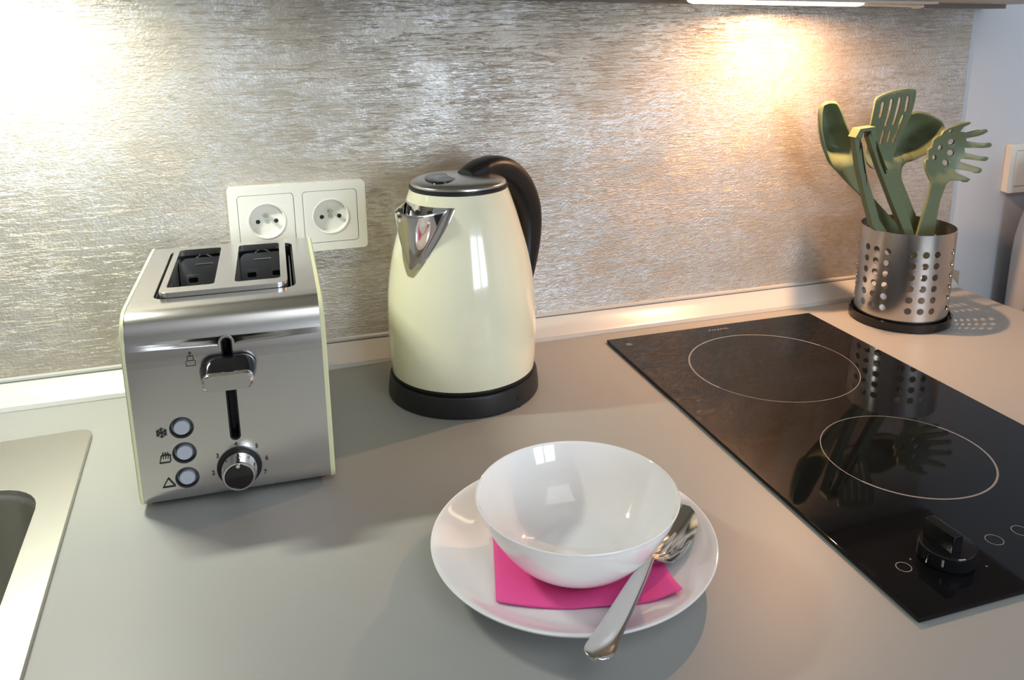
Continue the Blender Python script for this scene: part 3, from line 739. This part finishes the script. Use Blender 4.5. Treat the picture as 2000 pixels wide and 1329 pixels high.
# ------------------------------------------------------------ utensil holder
HX, HY, HR, HT = 65.96, -10.03, 5.63, 12.38
tray = obj('drip_tray', lathe(B(), [(0, 0), (6.0, 0), (6.16, .12), (6.2, 1.1), (6.1, 1.2), (5.98, 1.1), (5.95, .35), (0, .3)], 96), M_BLACKG, None, (HX, HY, 0))
tag(tray, 'round black plastic tray under the perforated utensil holder', 'tray')
ho = thing('utensil_holder', 'perforated steel cylinder holding green kitchen utensils beside the hob', 'utensil holder', (HX, HY, .36))
bm = B(); CW = math.radians(15); rows_z = [2.7+1.45*j for j in range(6)]; zc = 1.45/2
off0 = math.radians(-90+26)+CW*0
top_z, bot_z = HT-.32, 0.02
q4 = [-.5, -.25, 0, .25, .5]
def cyl_pt(a, z, r): return (r*math.cos(a), r*math.sin(a), z)
for r in (HR, HR-.09):
    for k in range(24):
        a0 = off0+k*CW
        zs = [bot_z]+[rows_z[0]-.32-zc+1.45*i/4 for i in range(25)]+[top_z]
        solid = (k % 4 == 3)
        def quad(z0, z1):
            for i in range(4):
                A, Bq = a0+q4[i]*CW, a0+q4[i+1]*CW
                bm.faces.new([bm.verts.new(cyl_pt(*p, r)) for p in ((A, z0), (Bq, z0), (Bq, z1), (A, z1))])
        quad(zs[0], zs[1]); quad(zs[25], zs[26])
        if solid:
            for i in range(1, 25): quad(zs[i], zs[i+1])
        else:
            for j in range(6):
                zc_ = rows_z[j]-.32
                sq = [(-.5, v) for v in q4[::-1]][:-1]+[(v, -.5) for v in q4][:-1]+[(.5, v) for v in q4][:-1]+[(v, .5) for v in q4[::-1]][:-1]
                ci = []
                for u, v in sq:
                    an = math.atan2(v, u); ci.append((.43*math.cos(an)/1.47, .43*math.sin(an)/1.45))
                for i in range(16):
                    i2 = (i+1) % 16
                    pts = [sq[i], sq[i2], ci[i2], ci[i]]
                    bm.faces.new([bm.verts.new(cyl_pt(a0+u*CW, zc_+v*1.45, r)) for u, v in pts])
                    if r == HR:
                        A_, B_ = ci[i], ci[i2]
                        bm.faces.new([bm.verts.new(p) for p in (cyl_pt(a0+A_[0]*CW, zc_+A_[1]*1.45, HR), cyl_pt(a0+B_[0]*CW, zc_+B_[1]*1.45, HR),
                                                               cyl_pt(a0+B_[0]*CW, zc_+B_[1]*1.45, HR-.09), cyl_pt(a0+A_[0]*CW, zc_+A_[1]*1.45, HR-.09))])
    if r == HR: pass
for zz in (top_z, bot_z):
    for i in range(96):
        A, Bq = off0-CW/2+i*CW/4, off0-CW/2+(i+1)*CW/4
        bm.faces.new([bm.verts.new(p) for p in (cyl_pt(A, zz, HR), cyl_pt(Bq, zz, HR), cyl_pt(Bq, zz, HR-.09), cyl_pt(A, zz, HR-.09))])
bmesh.ops.remove_doubles(bm, verts=bm.verts, dist=.004)
o = obj('perforated_wall', bm, M_STEELV, ho, smooth=30)
bm = B(); lathe(bm, [(0, 0), (HR-.1, 0), (HR-.1, .1), (0, .1)], 64); obj('holder_floor', bm, M_STEEL, ho)

# utensils: outlines in cm on an upright plane, given depth and relief
def U(pts, Y):
    return [(lambda q: (q.x, q.z))(at(1560+x/3.91, 140+y/3.91, Y=Y)) for x, y in pts]
def inseg(p, a, b):
    ax, ay = a; bx, by = b; dx, dy = bx-ax, by-ay; L = dx*dx+dy*dy
    t = 0 if L == 0 else max(0, min(1, ((p[0]-ax)*dx+(p[1]-ay)*dy)/L))
    return math.hypot(p[0]-ax-dx*t, p[1]-ay-dy*t)
def sheet(name, outer, holes, Y, th, disp, label, cat, mt=None, maxlen=.7, smoothed=True):
    mt = mt or M_GREEN
    def dens(l, k=.5):
        out = []
        for a_, b_ in zip(l, l[1:]+l[:1]):
            n = max(1, int(math.dist(a_, b_)/k))
            out += [(a_[0]+(b_[0]-a_[0])*i/n, a_[1]+(b_[1]-a_[1])*i/n) for i in range(n)]
        return out
    if smoothed:
        o2 = [tuple(v) for v in smoothprof([outer[-1]]+outer+[outer[0]], 4)][4:-1]
        outer = o2
    loops = [dens(outer)]+[dens(h, .4) for h in holes]
    tri = tessellate_polygon([[Vector((x, y, 0)) for x, y in l] for l in loops]); flat = [p for l in loops for p in l]
    bm = B(); vs = [bm.verts.new((x, 0, z)) for x, z in flat]
    for t_ in tri:
        try: bm.faces.new([vs[i] for i in t_])
        except ValueError: pass
    for _ in range(4):
        es = [e for e in bm.edges if e.calc_length() > maxlen and not e.is_boundary]
        if not es: break
        bmesh.ops.subdivide_edges(bm, edges=es, cuts=1); bmesh.ops.triangulate(bm, faces=bm.faces)
        bmesh.ops.beautify_fill(bm, faces=bm.faces, edges=bm.edges)
    ob = [(a_, b_) for a_, b_ in zip(outer, outer[1:]+outer[:1])]
    for v in bm.verts:
        d = min(inseg((v.co.x, v.co.z), a_, b_) for a_, b_ in ob)
        v.co.y = -disp(v.co.x, v.co.z, d)
    cz = min(v.co.z for v in bm.verts); cx = sum(p[0] for p in outer)/len(outer)
    for v in bm.verts: v.co -= Vector((cx, 0, cz))
    bmesh.ops.recalc_face_normals(bm, faces=bm.faces)
    o = obj(name, bm, mt, None, (cx, Y, cz), smooth=70)
    s_ = o.modifiers.new('thick', 'SOLIDIFY'); s_.thickness = th*S; s_.offset = 0
    modbevel(o, th*.22, 2, 50)
    return tag(o, label, cat, 'green utensils in the perforated holder')
def sm(x, a, b):
    t = max(0, min(1, (x-a)/(b-a))); return t*t*(3-2*t)
# big dark spoon at the back
Y4 = -6.15
o4 = U([(800, 330), (840, 318), (890, 308), (950, 315), (1020, 345), (1080, 385), (1098, 425), (1080, 500), (1040, 560), (980, 610), (920, 650), (850, 680), (790, 700), (765, 780), (790, 1000), (800, 1230), (820, 1500), (760, 1500), (735, 1230), (705, 1000), (690, 760), (680, 700), (690, 560), (730, 420)], Y4)
sheet('serving_spoon', o4, [], Y4, .35, lambda x, z, d: -1.7*(1-(1-min(d/2.3, 1))**2)*sm(z, 20, 21.5)+.3, 'dark green solid serving spoon leaning right behind the slotted turner', 'spoon')
# left spoon
Y1 = -7.2
o1 = U([(182, 262), (205, 243), (240, 233), (280, 236), (300, 252), (330, 310), (362, 400), (395, 480), (425, 600), (438, 730), (470, 800), (550, 950), (690, 1110), (780, 1225), (870, 1400), (780, 1420), (660, 1215), (590, 1100), (470, 950), (400, 880), (330, 808), (270, 740), (230, 680), (192, 565), (172, 450), (170, 330)], Y1)
sheet('cooking_spoon', o1, [], Y1, .38, lambda x, z, d: -1.9*(1-(1-min(d/1.7, 1))**2)*sm(z, 20.0, 22.5)+.2*sm(z, 17.5, 14), 'green solid cooking spoon leaning farthest left in the holder', 'spoon')
# slotted turner
Y3 = -8.0
o3 = U([(552, 215), (600, 174), (680, 145), (760, 130), (835, 127), (860, 150), (850, 235), (830, 335), (795, 440), (765, 530), (740, 610), (712, 685), (745, 760), (800, 900), (860, 1050), (905, 1170), (960, 1400), (860, 1400), (815, 1230), (740, 1010), (680, 850), (640, 745), (560, 742), (520, 700), (520, 600), (530, 470), (540, 330)], Y3)
def slot(x0, y0, x1, y1, w0, w1=None):
    w1 = w1 or w0; a = math.atan2(y1-y0, x1-x0); px, py = -math.sin(a), math.cos(a); ex, ey = math.cos(a), math.sin(a)
    def end(x, y, w, sg): return [(x+w*(px*math.cos(q)+sg*ex*math.sin(q)), y+w*(py*math.cos(q)+sg*ey*math.sin(q))) for q in ([0, .7, 1.57, 2.4, 3.14159])]
    return [*end(x0, y0, w0, -1), *end(x1, y1, w1, 1)[::-1]]
hs3 = [U(slot(*a), Y3) for a in ((612, 238, 598, 340, 13, 10), (677, 216, 648, 408, 13, 9), (739, 203, 708, 398, 13, 10), (800, 193, 789, 294, 13, 11),
                                  (640, 455, 626, 548, 10, 9), (692, 460, 680, 535, 10, 9), (773, 335, 722, 535, 11, 9))]
sheet('slotted_turner', o3, hs3, Y3, .26, lambda x, z, d: .9*sm(z, 21.5, 29)-.2+.5*sm(z, 21.5, 19.5), 'green slotted turner standing tallest in the holder', 'turner')
# pasta server
Y5 = -9.9
o5 = U([(1005, 850), (985, 780), (968, 715), (978, 682), (1006, 670), (1008, 640), (1006, 602), (1042, 580), (1050, 525), (1082, 497), (1110, 490), (1122, 455), (1165, 428), (1205, 412), (1240, 392), (1292, 384),
        (1288, 396), (1258, 418), (1240, 462), (1285, 468), (1340, 445), (1395, 434), (1405, 452), (1345, 488), (1285, 510), (1290, 535), (1360, 543), (1425, 538), (1436, 555), (1420, 571), (1340, 580), (1278, 584),
        (1282, 620), (1350, 640), (1402, 645), (1408, 660), (1385, 676), (1320, 672), (1255, 668), (1245, 690), (1300, 712), (1352, 730), (1360, 750), (1340, 767), (1270, 752), (1200, 745), (1205, 775), (1250, 795), (1285, 815), (1268, 838), (1220, 832), (1160, 828),
        (1118, 862), (1075, 980), (1050, 1110), (1032, 1245), (1000, 1420), (860, 1420), (900, 1240), (945, 1080), (985, 960)], Y5)
hs5 = [U(circ(x, y, r, 16), Y5) for x, y, r in ((1193, 541, 23), (1113, 587, 21), (1191, 627, 24), (1065, 661, 20), (1150, 702, 24), (1175, 455, 14))]
ctr5 = U([(1130, 620)], Y5)[0]
sheet('pasta_server', o5, hs5, Y5, .30, lambda x, z, d: (1.6*min(1, (math.hypot(x-ctr5[0], z-ctr5[1])/5.2))**2-.9)*sm(z, 16.5, 18.5), 'green pasta server with prongs pointing right at the right of the holder', 'pasta server', smoothed=False)
# tongs
Y2 = -10.4
def strip2(name, pl_, pr_2, slotp, parent):
    pass
tg = thing('kitchen_tongs', 'green folding tongs with two slotted arms standing in front of the turner', 'tongs', (65.5, Y2, 1.2), 0, 'green utensils in the perforated holder')
def arm(pts, hole, Y, nm='tongs_arm'):
    l = U(pts, Y); h = [U(hole, Y)] if hole else []
    bm = B(); prism(bm, l, h, -.45, .45, Matrix.Translation((0, Y, 0)) @ R90)
    for v in bm.verts: v.co -= Vector((65.5, Y2, 1.2))
    o = obj(nm, bm, M_GREEN, tg, smooth=40); modbevel(o, .1, 2); return o
arm([(408, 497), (455, 503), (478, 620), (503, 790), (555, 970), (598, 1130), (770, 1400), (710, 1400), (545, 1170), (500, 1000), (440, 740)], [(462, 530), (474, 640), (497, 780), (488, 780), (466, 640), (455, 530)], Y2)
arm([(513, 492), (556, 425), (600, 570), (640, 700), (682, 790), (790, 1010), (865, 1235), (910, 1400), (835, 1400), (790, 1232), (700, 1010), (590, 720)], [(574, 530), (600, 600), (640, 710), (652, 775), (640, 780), (600, 680), (575, 590)], Y2-.15)
bar = U([(405, 500), (441, 432), (556, 415), (556, 440), (530, 492), (520, 446), (470, 452), (452, 505)], Y2)
bm = B(); prism(bm, bar, [], -.7, .7, Matrix.Translation((0, Y2, 0)) @ R90)
for v in bm.verts: v.co -= Vector((65.5, Y2, 1.2))
o = obj('tongs_spring', bm, M_GREEN, tg, smooth=40); modbevel(o, .1, 2)
